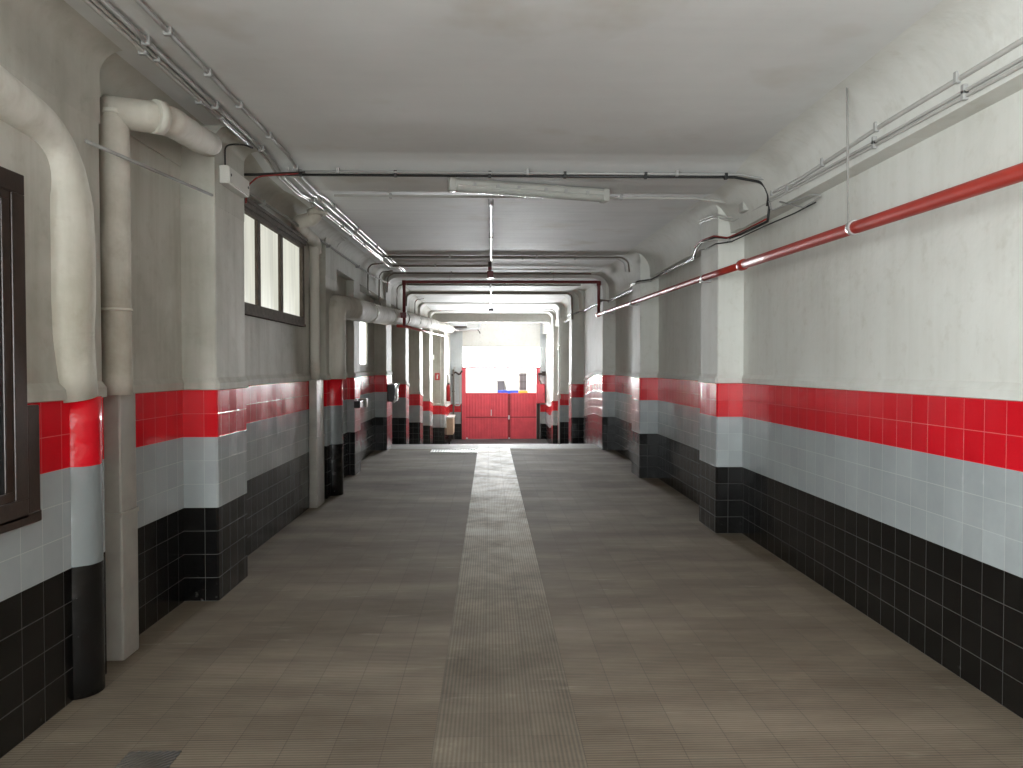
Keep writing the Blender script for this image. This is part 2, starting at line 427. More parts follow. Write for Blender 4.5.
RP = [(6.97, 7.55, 2.17, 2.44, 'large tiled pillar on the right wall, first from the camera'),
      (10.5, 11.1, 2.15, 2.42, 'second tiled pillar on the right wall, between the nearest one and the wide pier'),
      (14.08, 16.9, 2.16, 2.42, 'wide right tiled pier at the top of the ramp, bright glare on its red tiles'),
      (17.6, 18.2, 1.955, 2.29, 'right pillar on the ramp just past the wide tiled pier'),
      (21.0, 21.6, 1.995, 2.29, 'middle right pillar down the ramp'),
      (24.3, 24.9, 2.085, 2.31, 'last right pillar, closest to the red gate')]
LP = [(5.05, 5.66, -1.855, -2.10, 'tiled left pillar carrying the white junction box'),
      (8.95, 9.6, -1.975, -2.12, 'left pillar right behind the steel pipe cover past the three pane window'),
      (10.87, 11.36, -1.99, -2.22, 'left pillar beneath the thick lagged duct, before the small bright window'),
      (14.12, 14.86, -1.975, -2.35, 'left pillar carrying the dark box at the ramp top'),
      (17.6, 18.26, -2.005, -2.35, 'left pillar on the ramp, next after the dark box'),
      (21.0, 21.9, -1.995, -2.35, 'left pillar midway down the ramp'),
      (24.3, 25.5, -1.98, -2.35, 'left pillar with the small white lamp box beside it'),
      (27.0, 27.4, -1.80, -2.35, 'last left pillar with the small red square sign')]
for p in RP: pillar(*p, 'pillar_r')
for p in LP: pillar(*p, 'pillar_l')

# end wall: built in pieces around the gate opening
def wall_end():
    def piece(x0, x1):
        return wall_sheet('wall_far', [(x1, 30.3), (x0, 30.3)], 1, 'wall_end', 1)
    a = piece(-1.75, -1.13); struct(a, 'white far wall left of the red gate', 'wall'); 
    b = piece(2.07, 2.45); struct(b, 'white far wall right of the red gate', 'wall')
    c = B().box(-1.13, 2.07, 30.3, 30.55, 2.42, 3.75).build('wall_far', 'facade'); struct(c, 'pale lintel wall above the bright transom over the gate', 'wall')
    d = B().box(-1.75, -1.13, 30.31, 30.55, -1.5, 3.75).box(2.07, 2.5, 30.31, 30.55, -1.5, 3.75).build('wall_far', 'white'); struct(d, 'white jambs of the gate opening in the far wall', 'wall')
wall_end()
bk = B().box(-2.2, -1.7, -5.1, -4.98, -.1, 3.3).box(1.9, 2.6, -5.1, -4.98, -.1, 3.3).box(-1.7, 1.9, -5.1, -4.98, 2.95, 3.3).box(-2.15, -2.03, -5, -.7, 2.95, 3.3).build('wall_back', 'fascia'); struct(bk, 'plaster wall closing the corridor behind the camera, around a wide doorway', 'wall')

# floor
bm = bmesh.new()
ys = [-5 + .5 * i for i in range(39)] + [14.5, 14.7, 14.9, 15.1, 15.3, 15.5, 15.7, 16, 18, 20, 22, 24, 26, 27.6, 27.8, 28, 28.2, 29, 30.6]
rows = [[bm.verts.new((x, y, zf(y))) for x in (-2.5, -.24, .39, 2.6)] for y in ys]
for a, b in zip(rows, rows[1:]):
    for i in range(3): bm.faces.new((a[i], a[i + 1], b[i + 1], b[i]))
me = bpy.data.meshes.new('floor'); bm.to_mesh(me); bm.free(); me.materials.append(M['floor'])
fl = bpy.data.objects.new('floor', me); COL.objects.link(fl)
struct(fl, 'brown ribbed tile floor with a paler central strip, ramping down to the gate', 'floor')

# ceiling
bm = bmesh.new()
ys = [-5, 0, 2, 4, 5.5] + [5.6 + .05 * i for i in range(30)] + [7.5, 9, 10.5, 12, 13, 14, 15, 16, 17.6, 19, 21, 23, 24.3, 26, 26.4]
rows = [[bm.verts.new((x, y, zc(y))) for x in (-2.6, 0, 2.7)] for y in ys]
for a, b in zip(rows, rows[1:]):
    for i in range(2): bm.faces.new((a[i], b[i], b[i + 1], a[i + 1]))
for f in bm.faces: f.smooth = True
me = bpy.data.meshes.new('ceiling'); bm.to_mesh(me); bm.free(); me.materials.append(M['ceil'])
ce = bpy.data.objects.new('ceiling', me); COL.objects.link(ce)
struct(ce, 'painted slab ceiling with streaks across the corridor', 'ceiling')
ro = B().box(-2.7, 2.8, -5.2, 26.5, 3.75, 3.9).build('trim_1', 'fascia'); struct(ro, 'slab above the corridor ceiling', 'trim')

# fascias: bulkheads with rounded coves along both walls
def fascia(name, stations, wall_x, zb, r, mat, label):
    st = []
    for y, xf, zbb in stations:
        s = 1 if xf > 0 else -1
        z = zc(y); ring = [(wall_x, y, zbb), (xf, y, zbb), (xf, y, z - r)]
        for i in range(1, 9):
            t = PI / 2 * i / 8
            ring.append((xf - s * r * (1 - math.cos(t)), y, z - r + r * math.sin(t) + .001))
        ring += [(xf - s * r, y, z + .05), (wall_x, y, z + .05)]
        st.append(ring)
    o = B().loft(st).build(name, mat, smooth=35); struct(o, label, 'trim'); return o
def stn(ya, yb, xa, xb, za, zb):
    n = max(2, int((yb - ya) / .4)); n = max(n, 3)
    ys_ = sorted(set([ya + (yb - ya) * i / n for i in range(n + 1)] + [y for y, _ in CEIL if ya < y < yb]))
    return [(y, xa + (xb - xa) * (y - ya) / (yb - ya), za + (zb - za) * (y - ya) / (yb - ya)) for y in ys_]
fascia('trim_2', stn(-5, 16.9, 2.30, 2.285, 2.845, 2.90), 2.5, 0, .3, 'fascia', 'rounded plaster bulkhead along the top of the right wall')
fascia('trim_3', stn(16.9, 30.3, 2.13, 2.17, 2.90, 2.95), 2.5, 0, .2, 'fascia', 'plaster bulkhead above the ramp on the right')
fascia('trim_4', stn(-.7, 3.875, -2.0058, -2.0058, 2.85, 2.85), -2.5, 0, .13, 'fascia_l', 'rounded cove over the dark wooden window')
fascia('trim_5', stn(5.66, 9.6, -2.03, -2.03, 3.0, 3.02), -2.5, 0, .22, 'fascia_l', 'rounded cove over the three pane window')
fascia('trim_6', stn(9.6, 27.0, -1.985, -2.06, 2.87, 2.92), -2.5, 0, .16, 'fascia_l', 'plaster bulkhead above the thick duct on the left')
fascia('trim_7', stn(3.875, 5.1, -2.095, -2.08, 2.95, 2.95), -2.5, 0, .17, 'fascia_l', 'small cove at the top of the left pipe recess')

# beams with rounded shoulders that turn down into the pillars
def beam(y0, y1, xl, xr, zb, r, leg, label, zt=None, mat='beam'):
    pr = [(xl, zb - leg), ]
    for i in range(0, 9):
        t = PI / 2 * i / 8; pr.append((xl + .012 + r * (1 - math.cos(t)), zb - r + r * math.sin(t)))
    for i in range(8, -1, -1):
        t = PI / 2 * i / 8; pr.append((xr - .012 - r * (1 - math.cos(t)), zb - r + r * math.sin(t)))
    pr += [(xr, zb - leg), (xr + .06, zb - leg), (xr + .06, 3.62), (xl - .06, 3.62), (xl - .06, zb - leg)]
    o = B().prism(pr, 'y', y0, y1).build('beam', mat, smooth=30); struct(o, label, 'beam')
beam(14.06, 14.7, -1.98, 2.165, 3.30, .22, .42, 'shallow rounded ceiling beam at the top of the ramp behind the red pipe frame')
beam(17.58, 18.2, -2.01, 1.96, 3.375, .2, .4, 'rounded ceiling beam just past the red pipe frame')
beam(20.98, 21.6, -2.0, 2.0, 3.41, .2, .4, 'rounded ceiling beam midway above the ramp')
beam(24.28, 24.9, -1.985, 2.09, 3.43, .2, .4, 'rounded ceiling beam before the deep last beam')
beam(25.95, 26.4, -1.98, 2.15, 3.185, .12, .2, 'deep last ceiling beam nearest the gate')

def head(n, y0, y1, xin, r, mat, label):
    s = 1 if xin > 0 else -1; z = min(zc(y0), zc(y1)); xf = xin + s * .0052
    pr = [(xf + s * .3, 2.7), (xf, 2.7), (xf, z - r)]
    for i in range(1, 9):
        t = PI / 2 * i / 8; pr.append((xf - s * r * (1 - math.cos(t)), z - r + r * math.sin(t)))
    pr += [(xf - s * r, z + .06), (xf + s * .3, z + .06)]
    o = B().prism(pr, 'y', y0 + .0052, y1 - .0052).build('trim_%d' % n, mat, smooth=30); struct(o, label, 'trim')
head(8, 6.97, 7.55, 2.17, .13, 'fascia', 'rounded head of the first right pillar under the ceiling')
head(9, 10.5, 11.1, 2.15, .13, 'fascia', 'rounded head of the second right pillar under the ceiling')
head(10, 5.05, 5.66, -1.855, .10, 'fascia_l', 'rounded head of the left pillar carrying the junction box')
head(11, 8.95, 9.6, -1.975, .12, 'fascia_l', 'rounded head of the left pillar past the three pane window')
head(12, 10.87, 11.36, -1.99, .14, 'fascia_l', 'rounded head of the left pillar before the small bright window')
# ------------------------------------------------------------------ windows
def window_frame_rect(b, x0, x1, ya, yb, za, zb, w):
    b.box(x0, x1, ya, yb, zb - w, zb, .004).box(x0, x1, ya, yb, za, za + w, .004)
    b.box(x0, x1, ya, ya + w, za + w, zb - w, .004).box(x0, x1, yb - w, yb, za + w, zb - w, .004)
w1 = thing('window_1', 'three pane frosted window in a weathered brown frame on left wall', 'window', (-2.05, 6.9, 2.07)); w1['kind'] = 'structure'
b = B(); window_frame_rect(b, -2.08, -2.01, 5.68, 8.06, 2.06, 2.955, .075); b.build('window_frame', 'winframe', w1)
B().box(-2.08, -1.975, 5.68, 8.09, 2.955, 2.985, .004).box(-2.08, -1.99, 5.68, 8.07, 2.915, 2.957, .004).build('lintel_trim', 'winframe', w1)
B().box(-2.08, -2.0, 5.68, 8.07, 2.035, 2.062, .004).build('sill', 'winframe', w1)
for y in (6.53, 7.235): B().box(-2.07, -2.022, y - .045, y + .045, 2.13, 2.89, .004).build('mullion', 'winframe', w1)
for a, c in ((5.72, 6.5), (6.56, 7.20), (7.27, 8.0)): B().box(-2.062, -2.047, a, c, 2.125, 2.89).build('pane', 'pane', w1)
w3 = thing('window_3', 'small bright window low on the left wall under the thick duct', 'window', (-2.2, 12.4, 1.65)); w3['kind'] = 'structure'
b = B(); window_frame_rect(b, -2.21, -2.15, 12.0, 13.0, 1.6, 2.42, .05); b.build('window_frame', 'sleeve', w3)
B().box(-2.19, -2.175, 12.04, 12.96, 1.64, 2.38).build('pane', 'pane_small', w3)
w2 = thing('window_2', 'dark brown varnished wooden window at the near left edge', 'window', (-2.0, 2.5, .93)); w2['kind'] = 'structure'
b = B(); window_frame_rect(b, -2.03, -1.970, 1.5, 3.19, .955, 2.41, .085); b.build('window_frame', 'wood', w2)
b = B(); window_frame_rect(b, -2.03, -1.976, 1.57, 3.10, 1.03, 2.34, .05); b.build('sash', 'wood', w2)
B().box(-2.03, -1.974, 2.25, 2.33, 1.04, 2.33, .006).build('mullion', 'wood', w2)
B().box(-2.02, -1.982, 1.6, 3.09, 1.05, 2.32).build('pane', 'darkglass', w2)
B().box(-2.03, -1.972, 3.19, 3.275, .955, 1.435, .006).build('side_trim', 'wood', w2)
B().box(-2.03, -1.97, 1.4, 3.28, .925, .975, .006).build('sill', 'wood', w2)
w5 = thing('window_5', 'rooflight over the end bay between the last beam and the gate', 'window', (.4, 28.4, 3.7)); w5['kind'] = 'structure'
B().box(-2.4, 2.5, 26.4, 30.5, 3.72, 3.74).build('pane', 'transom2', w5)
for y in (26.45, 28.4, 30.35): B().box(-2.4, 2.5, y - .04, y + .04, 3.66, 3.72).build('bar', 'white', w5)
w4 = thing('window_4', 'blazing white transom above the red gate', 'window', (.45, 30.42, 1.56)); w4['kind'] = 'structure'
B().box(-1.13, 2.07, 30.52, 30.55, 1.60, 2.42).build('pane', 'transom', w4)
B().box(-1.13, 2.07, 30.265, 30.40, 1.545, 1.605, .004).build('transom_rail', 'gatepost', w4)

# ------------------------------------------------------------------ plaster-cased pipes on the left
def zrun(x0, y0, z0, x1, y1, z1): return [(x0, y0, z0), (x1, y1, z1)]
ep = thing('encased_pipe', 'plaster cased pipe bending down into a gloss painted round column, near left', 'pipe', (-2.03, 3.67, 0))
B().tube(densify([(-2.03, 3.66, -.02), (-2.03, 3.66, 1.455)], .12), .112, 24).build('painted_column', 'bands', ep)
pth = fillet([(-2.04, 3.62, 1.45), (-2.042, 3.57, 1.75), (-2.042, 3.57, 2.68), (-1.965, 2.9, 2.715), (-1.92, 1.2, 2.80)], .32, 10)
pth = densify(pth, .12)
B().tube(pth, [.125 + .02 * min(1, max(0, (q.z - 1.5) / .4)) - .055 * min(1, max(0, (q.z - 2.35) / .35)) for q in pth], 24, jitter=.012).build('plaster_sleeve', 'sleeve', ep)
B().tube([(-1.948, 2.66, 2.727), (-1.958, 2.86, 2.717)], .096, 24).build('stained_collar', 'collar', ep)['label'] = 'rust stained collar'
ip = thing('insulated_pipe', 'lagged off white pipe rising in the near recess, bending over to the pillar top', 'pipe', (-1.99, 4.02, 1.45))
B().tube(densify([(-2.012, 4.03, 1.45), (-2.012, 4.03, 3.02)], .1), .074, 18, jitter=.015).build('riser', 'sleeve_dirty', ip)
pth = [(-2.06, 4.03, 2.97), (-1.82, 4.08, 2.955), (-1.775, 4.18, 2.965), (-1.84, 4.75, 3.04), (-1.875, 5.0, 3.09)]
B().tube(densify(fillet(pth, .06, 4), .06), .083, 18, jitter=.012).build('top_run', 'sleeve_dirty', ip)
B().tube([(-1.815, 4.06, 2.955), (-1.785, 4.10, 2.957)], .09, 18).build('joint_band', 'sleeve', ip)
B().tube([(-2.012, 4.03, 2.94), (-2.012, 4.03, 2.965)], .081, 18).build('joint_band', 'sleeve', ip)
B().tube([(-2.012, 4.03, 1.9), (-2.012, 4.03, 1.915)], .080, 18).build('joint_band', 'sleeve', ip)
def cover(x0, x1, y0, y1, ztop, label):
    t = thing('pipe_cover', label, 'pipe cover', ((x0 + x1) / 2, (y0 + y1) / 2, 0), None)
    B().box(x0, x1, y0, y1, 0.0, ztop * .55 - .002, .012).build('lower_sleeve', 'steel', t)
    B().box(x0 + .003, x1 - .003, y0 + .003, y1 - .003, ztop * .55 + .002, ztop, .012).build('upper_sleeve', 'steel', t)
    B().box(x0 - .004, x1 + .004, y0 - .004, y1 + .004, ztop * .55 - .018, ztop * .55 + .006, .002).build('joint_band', 'steel', t)
    B().box(x0 - .03, x0 + .01, y0 + .02, y1 - .02, ztop * .8, ztop * .8 + .03).build('bracket', 'darksteel', t)
cover(-2.095, -1.99, 4.02, 4.20, 1.46, 'square steel pipe cover below the near lagged pipe')
cover(-2.05, -1.955, 8.36, 8.72, 1.46, 'square steel pipe cover standing past the three pane window')
ip2 = thing('insulated_pipe', 'lagged off white pipe with a short elbow just past the three pane window', 'pipe', (-2.0, 8.5, 1.45))
B().tube(densify([(-1.995, 8.45, 1.45), (-1.995, 8.45, 3.03)], .12), .055, 14, jitter=.012).build('riser', 'sleeve_dirty', ip2)
B().tube(densify(fillet([(-1.76, 7.55, 3.165), (-1.80, 7.56, 3.10), (-1.99, 7.6, 3.075), (-1.99, 8.45, 3.02), (-1.995, 8.5, 2.9)], .06, 5), .06), .068, 16, jitter=.012).build('elbow', 'sleeve_dirty', ip2)
B().tube([(-1.745, 7.55, 3.14), (-1.755, 7.55, 3.20)], .1, 14).build('ceiling_collar', 'sleeve_dirty', ip2)
du = thing('insulated_duct', 'thick lagged duct climbing from a painted round column along the left side', 'duct', (-1.97, 9.27, 0))
B().tube(densify([(-1.97, 9.27, -.02), (-1.97, 9.27, 1.455)], .15), .125, 20).build('painted_column', 'bands', du)
B().tube(densify(fillet([(-1.965, 9.27, 1.45), (-1.965, 9.27, 2.36), (-1.86, 9.95, 2.38), (-1.83, 13, 2.50), (-1.80, 16, 2.64), (-1.72, 21, 2.84), (-1.64, 26.6, 3.02), (-1.55, 29.3, 3.1)], .16, 8), .22), .155, 20, jitter=.015).build('lagging', 'sleeve_dirty', du)
for y, x, z in ((11.2, -1.85, 2.43), (13.2, -1.83, 2.51), (15.2, -1.805, 2.60), (17.4, -1.775, 2.70), (20, -1.735, 2.80), (23, -1.69, 2.90)):
    B().tube([(x, y, z), (x, y + .07, z + .003)], .164, 20).build('joint_band', 'sleeve', du)

# bar and thin pipe along the left
ba = B().tube([(-1.93, 3.60, 2.68), (-1.835, 4.94, 2.735)], .010, 8).build('rod', 'dull'); tag(ba, 'thin grey bar crossing the near recess from cased pipe to pillar', 'rod')
tp = thing('conduit', 'long thin grey pipe running above the three pane window', 'conduit', (-1.95, 5.7, 3.0))
B().tube([(-1.945, 5.62, 2.995), (-1.945, 8.5, 3.055), (-1.945, 12, 3.10), (-1.93, 14.4, 3.21)], .013, 8).build('pipe', 'dull', tp)
for y, z in ((6.4, 3.012), (7.6, 3.037), (9.0, 3.062), (11, 3.088)): B().box(-2.03, -1.925, y - .012, y + .012, z - .02, z + .02, .003).build('clip', 'clip', tp)

# ------------------------------------------------------------------ junction boxes, cables
jb = thing('junction_box', 'white junction box on the first left pillar', 'junction box', (-1.855, 5.36, 2.93))
B().box(-1.86, -1.80, 5.14, 5.58, 2.865, 2.99, .008).build('body', 'boxwhite', jb)
B().box(-1.802, -1.792, 5.15, 5.57, 2.873, 2.982, .004).build('lid', 'boxwhite', jb)
for y in (5.18, 5.54): B().tube([(-1.794, y, 2.93), (-1.789, y, 2.93)], .01, 8).build('screw', 'darkbox', jb)
ca = B().tube(fillet([(-1.84, 5.2, 2.99), (-1.84, 5.2, 3.13), (-1.82, 5.26, 3.165), (-1.74, 5.28, 3.17), (-1.70, 5.36, 3.17)], .06, 6), .006, 6).build('cable', 'black'); tag(ca, 'thin black cable looping up from the white junction box', 'cable')
def cable_bundle_left():
    t = thing('cable', 'red and black cable pair dropping beside the three pane window head', 'cable', (-1.85, 5.75, 3.0))
    B().tube(fillet([(-1.88, 5.75, 2.86), (-1.86, 5.75, 3.0), (-1.80, 5.8, 3.08), (-1.5, 5.85, 3.12)], .1, 6), .007, 6).build('red_core', 'redcable', t)
    B().tube(fillet([(-1.94, 5.8, 3.09), (-1.8, 5.8, 3.10), (-1.45, 5.85, 3.13)], .1, 5), .006, 6).build('black_core', 'black', t)
cable_bundle_left()

def conduit(name, label, pts, r, mat, clips=(), fr=.06, cat='conduit', group=None, clipmat='clip', dense=None):
    t = thing(name, label, cat, pts[0], group)
    p = fillet(pts, fr, 6)
    B().tube(p, r, 10).build('pipe', mat, t)
    for (x, y, z, ax) in clips:
        k = r + .008
        if ax == 'x': B().box(x - .012, x + .012, y - k, y + k, z - k, z + k + .012, .003).build('clip', clipmat, t)
        else: B().box(x - k, x + k, y - .012, y + .012, z - k, z + k + .012, .003).build('clip', clipmat, t)
    return t
# lengthwise, left ceiling
def ceil_run(x0, x1, y0, y1, d, step=1.0):
    out = []; n = max(1, int((y1 - y0) / step))
    ys_ = sorted(set([y0 + (y1 - y0) * i / n for i in range(n + 1)] + [y for y, _ in CEIL if y0 < y < y1]))
    return [(x0 + (x1 - x0) * (y - y0) / (y1 - y0), y, zc(y) - d) for y in ys_]
def clips_on(pts, ys_, ax='y'):
    out = []
    for y in ys_:
        for a, b_ in zip(pts, pts[1:]):
            if a[1] <= y <= b_[1]:
                t = (y - a[1]) / (b_[1] - a[1] + 1e-9); out.append((a[0] + (b_[0] - a[0]) * t, y, a[2] + (b_[2] - a[2]) * t, ax)); break
    return out
r1 = ceil_run(-1.545, -1.52, .5, 13.4, .02)
conduit('conduit', 'inner bright steel conduit of the left ceiling run, nearest the centre', r1, .012, 'galv', clips_on(r1, (3.6, 4.1, 4.6, 5.2, 5.9, 7.3, 8.6, 10, 11.5)))
r2 = ceil_run(-1.70, -1.655, .5, 11.4, .025)
conduit('conduit', 'second steel conduit of the left ceiling run, wavy beyond the beam', r2, .013, 'galv', clips_on(r2, (3.7, 4.6, 5.5, 7, 8.4, 9.8)))
r3 = ceil_run(-1.735, -1.69, .5, 12.6, .026)
conduit('conduit', 'third steel conduit of the left ceiling run, beside the wavy one', r3, .010, 'greypipe', clips_on(r3, (3.9, 4.8, 7.2, 9.1)))
r4 = ceil_run(-1.775, -1.735, .5, 5.45, .03)
conduit('conduit', 'outer grey conduit of the left ceiling run, ending at the looping black cable', r4, .013, 'greypipe', clips_on(r4, (3.8, 4.5)))
r5 = ceil_run(-1.60, -1.57, 5.9, 15.6, .022)
conduit('conduit', 'bright conduit starting at the ceiling beam, left of centre run', r5, .010, 'galv', clips_on(r5, (7.0, 8.8, 11)))
# centre
r6 = ceil_run(.01, .016, 6.75, 11.3, .04)
conduit('conduit', 'white conduit down the middle of the ceiling from the batten lamp', r6, .016, 'whitepipe', clips_on(r6, (7.0, 9)))
r7 = ceil_run(.018, .03, 14.75, 20.9, .10)
conduit('conduit', 'white conduit continuing beyond the red valve to the ceiling sensor', r7, .014, 'whitepipe', clips_on(r7, (15.5,)))
se = thing('ceiling_sensor', 'small dark ceiling sensor at the end of the middle conduit', 'sensor', (.03, 21.0, 3.18))
B().box(-.04, .10, 20.93, 21.02, 3.19, 3.27, .01).build('body', 'darkbox', se)
B().tube([(.03, 20.93, 3.22), (.03, 20.90, 3.22)], .025, 10).build('lens', 'darkglass', se)

# across the ceiling
cp = conduit('conduit', 'black cable conduit crossing the ceiling before the batten lamp', [(-1.95, 5.9, 3.12), (1.98, 5.93, 3.135), (2.22, 5.95, 3.10), (2.275, 5.97, 3.0), (2.275, 6.0, 2.92)], .011, 'black',
             [(x, 5.905, 3.13, 'x') for x in (-1.5, -.75, 0, .6, 1.25, 1.9)] , .12, clipmat='black')
conduit('conduit', 'white conduit crossing the ceiling beside the black cable', [(-1.5, 5.88, 3.142), (2.02, 5.905, 3.150), (2.24, 5.9, 3.11), (2.285, 5.93, 3.02)], .009, 'clip', [(x, 5.885, 3.146, 'x') for x in (-1.2, .3, 1.5)], .1)
conduit('conduit', 'grey conduit crossing behind the lamp to the right junction box', [(-1.4, 6.7, 3.145), (1.9, 6.75, 3.15), (2.2, 6.78, 3.12), (2.26, 6.8, 3.05)], .011, 'greypipe', [(x, 6.73, 3.148, 'x') for x in (-.9, 1.2)], .1)
def cross(y, xa, xb, d, mat, r, label, down_r=0, down_l=0, clips=()):
    z = zc(y) - d; pts = []
    if down_l: pts += [(xa - .12, y, z - down_l), (xa - .1, y, z - .06)]
    pts += [(xa, y, z), (xb, y, z)]
    if down_r: pts += [(xb + .1, y, z - .06), (xb + .12, y, z - down_r)]
    conduit('conduit', label, pts, r, mat, [(x, y, z, 'x') for x in clips], .1)
cross(11.05, -1.6, 1.98, .03, 'brownpipe', .013, 'dark conduit crossing just before the red valve box', .22, 0, (-.6, .7))
cross(11.25, -1.55, 1.96, .025, 'galv', .012, 'grey conduit crossing just behind the dark one by the red valve box', .2, 0, (.5, 1.3))
cross(12.2, -1.6, -.03, .04, 'brownpipe', .016, 'dark pipe feeding the red valve box from the left', 0, 0, (-.9,))
cross(13.45, -1.75, 1.85, .04, 'brownpipe', .014, 'thin dark pipe crossing in front of the red pipe frame', 0, .35, (-.7, 1.1))
cross(15.4, -1.78, 1.9, .06, 'brownpipe', .016, 'dark pipe crossing just behind the red pipe frame', 0, 0, (.3,))
cross(16.9, -1.8, 1.78, .10, 'brownpipe', .022, 'wavy dark pipe crossing beyond the red pipe frame', .6, .3, (.7,))
cross(20.9, .1, 1.75, .18, 'brownpipe', .014, 'short dark pipe from the ceiling sensor to the right', .3, 0, ())
# loops that drop over the left bulkhead
for (y, zb, lab) in ((11.9, 2.83, 'u-shaped grey conduit loop over the left bulkhead, the one before the red valve'), (13.1, 2.75, 'grey conduit dropping over the left bulkhead to the lagged duct'), (15.6, 2.86, 'grey conduit loop behind the red pipe drop on the left'), (19.3, 2.9, 'grey conduit loop far along the left bulkhead')):
    conduit('conduit', lab, [(-1.72, y, zc(y) - .03), (-1.9, y, zc(y) - .05), (-1.955, y, zc(y) - .12), (-1.965, y + .02, zb), (-1.965, y + .3, zb - .03)], .012, 'brownpipe', (), .08)

# ------------------------------------------------------------------ red fire main (one connected pipe)
fm = thing('fire_pipe', 'red fire main along the right wall, over the ceiling and down to the left side', 'pipe', (2.12, 4.25, 2.42))
B().tube(densify([(2.12, .2, 2.29), (2.12, 2.88, 2.376), (2.115, 6.12, 2.455)], .6), .036, 16).build('right_run', 'redpipe', fm)
B().tube(densify([(2.115, 6.12, 2.455), (2.10, 7.4, 2.482), (2.055, 14.1, 2.60)], .6), .030, 16).build('right_run', 'redpipe', fm)
for y, z, x in ((6.12, 2.455, 2.115), (13.9, 2.597, 2.056)):
    B().tube([(x, y - .06, z - .001), (x, y - .04, z), (x, y + .04, z), (x, y + .06, z)], [.038, .046, .046, .038], 14).build('coupling', 'redpipe', fm)
B().tube(fillet([(2.05, 13.84, 2.58), (2.05, 13.84, 3.20), (-1.605, 13.84, 3.19), (-1.605, 13.84, 2.36)], .05, 6), .030, 14).build('ceiling_loop', 'redpipe_dark', fm)['label'] = 'dark red pipe frame across the ceiling'
for x in (2.05, -1.605): B().tube([(x, 13.84, 3.13), (x, 13.84, 3.22)], .042, 12).build('elbow', 'redpipe_dark', fm)
B().tube([(-1.74, 13.80, 2.368), (-1.60, 13.86, 2.366), (-1.615, 20, 2.53), (-1.63, 27, 2.73), (-1.63, 28.4, 2.76)], .030, 14).build('left_run', 'redpipe', fm)
B().box(-1.68, -1.56, 13.80, 13.88, 2.52, 2.62, .01).build('elbow', 'redpipe_dark', fm)
rod = B(); rod.tube([(2.07, 4.24, 3.23), (2.085, 4.24, 2.44)], .006, 8); rod.build('hanger_rod', 'dull', fm)
B().tube([(2.118, 4.22, 2.411), (2.118, 4.26, 2.412)], .044, 14).build('pipe_clamp', 'galv', fm)
for x, y, z in ((2.105, 7.2, 2.478), (2.075, 10.7, 2.54), (2.06, 13.0, 2.58)):
    B().box(x - .04, 2.19, y - .02, y + .02, z - .045, z - .02, .003).tube([(x, y - .02, z), (x, y + .02, z)], .037, 12).build('pipe_clamp', 'galv', fm)
for x in (-.75, 1.2): B().tube([(x, 13.84, 3.19), (x, 13.84, 3.37)], .006, 6).build('hanger_rod', 'greypipe', fm)

vb = thing('valve_box', 'dark red valve box hanging at the middle of the ceiling', 'valve', (.015, 11.9, 3.1))
B().box(-.045, .055, 11.75, 11.95, 3.02, 3.13, .01).build('body', 'redpipe_dark', vb)
B().tube([(-.0, 11.85, 3.13), (.0, 11.85, 3.29)], .028, 10).build('stem', 'darksteel', vb)
B().box(-.03, .03, 11.80, 11.9, 3.15, 3.2, .01).build('coupling', 'redpipe_dark', vb)
B().tube(fillet([(.015, 11.95, 3.05), (.015, 12.8, 3.12), (.05, 13.3, 3.2), (.02, 13.8, 3.25)], .1, 5), .014, 8).build('hose', 'redpipe_dark', vb)

# right side conduits on the bulkhead
rjb = thing('junction_box', 'small grey junction box above the first right pillar', 'junction box', (2.29, 6.5, 3.0))
B().box(2.23, 2.31, 6.42, 6.56, 2.975, 3.085, .008).build('body', 'lampgrey', rjb)
B().box(2.222, 2.232, 6.43, 6.55, 2.985, 3.075, .003).build('lid', 'lampgrey', rjb)
ca_ = [(2.285, 1.0, 2.975), (2.285, 3.13, 3.0), (2.285, 4.2, 3.008), (2.285, 4.75, 2.998), (2.285, 5.35, 2.985), (2.285, 6.42, 3.025)]
conduit('conduit', 'upper grey conduit on the right bulkhead running to the junction box', ca_, .014, 'greypipe', [(2.285, y, z, 'y') for y, z in ((3.55, 3.004), (4.3, 3.008), (5.0, 2.995), (5.9, 3.005))], .2)
cb_ = [(2.285, 1.0, 2.90), (2.285, 3.13, 2.924), (2.285, 4.33, 2.937), (2.285, 5.7, 2.965), (2.285, 6.85, 2.99), (2.16, 7.0, 3.06), (2.15, 7.5, 3.10), (2.27, 7.75, 3.095), (2.275, 8.87, 3.115), (2.27, 11.1, 3.19)]
conduit('conduit', 'middle thin conduit on the right bulkhead, stepping over the first pillar', cb_, .009, 'greypipe', [(2.285, y, z, 'y') for y, z in ((3.5, 2.928), (4.33, 2.937), (5.6, 2.963))] + [(2.275, 9.4, 3.13, 'y')], .08)
cc_ = [(2.285, 1.0, 2.868), (2.285, 3.13, 2.895), (2.285, 4.33, 2.914), (2.285, 5.7, 2.945), (2.285, 6.85, 2.965), (2.16, 7.02, 3.035), (2.15, 7.5, 3.075), (2.27, 7.78, 3.07), (2.275, 8.87, 3.095), (2.27, 11.1, 3.17)]
conduit('conduit', 'lowest thin conduit on the right bulkhead, beside the middle one', cc_, .009, 'greypipe', [(2.285, y, z, 'y') for y, z in ((3.5, 2.900), (4.33, 2.914))], .08)
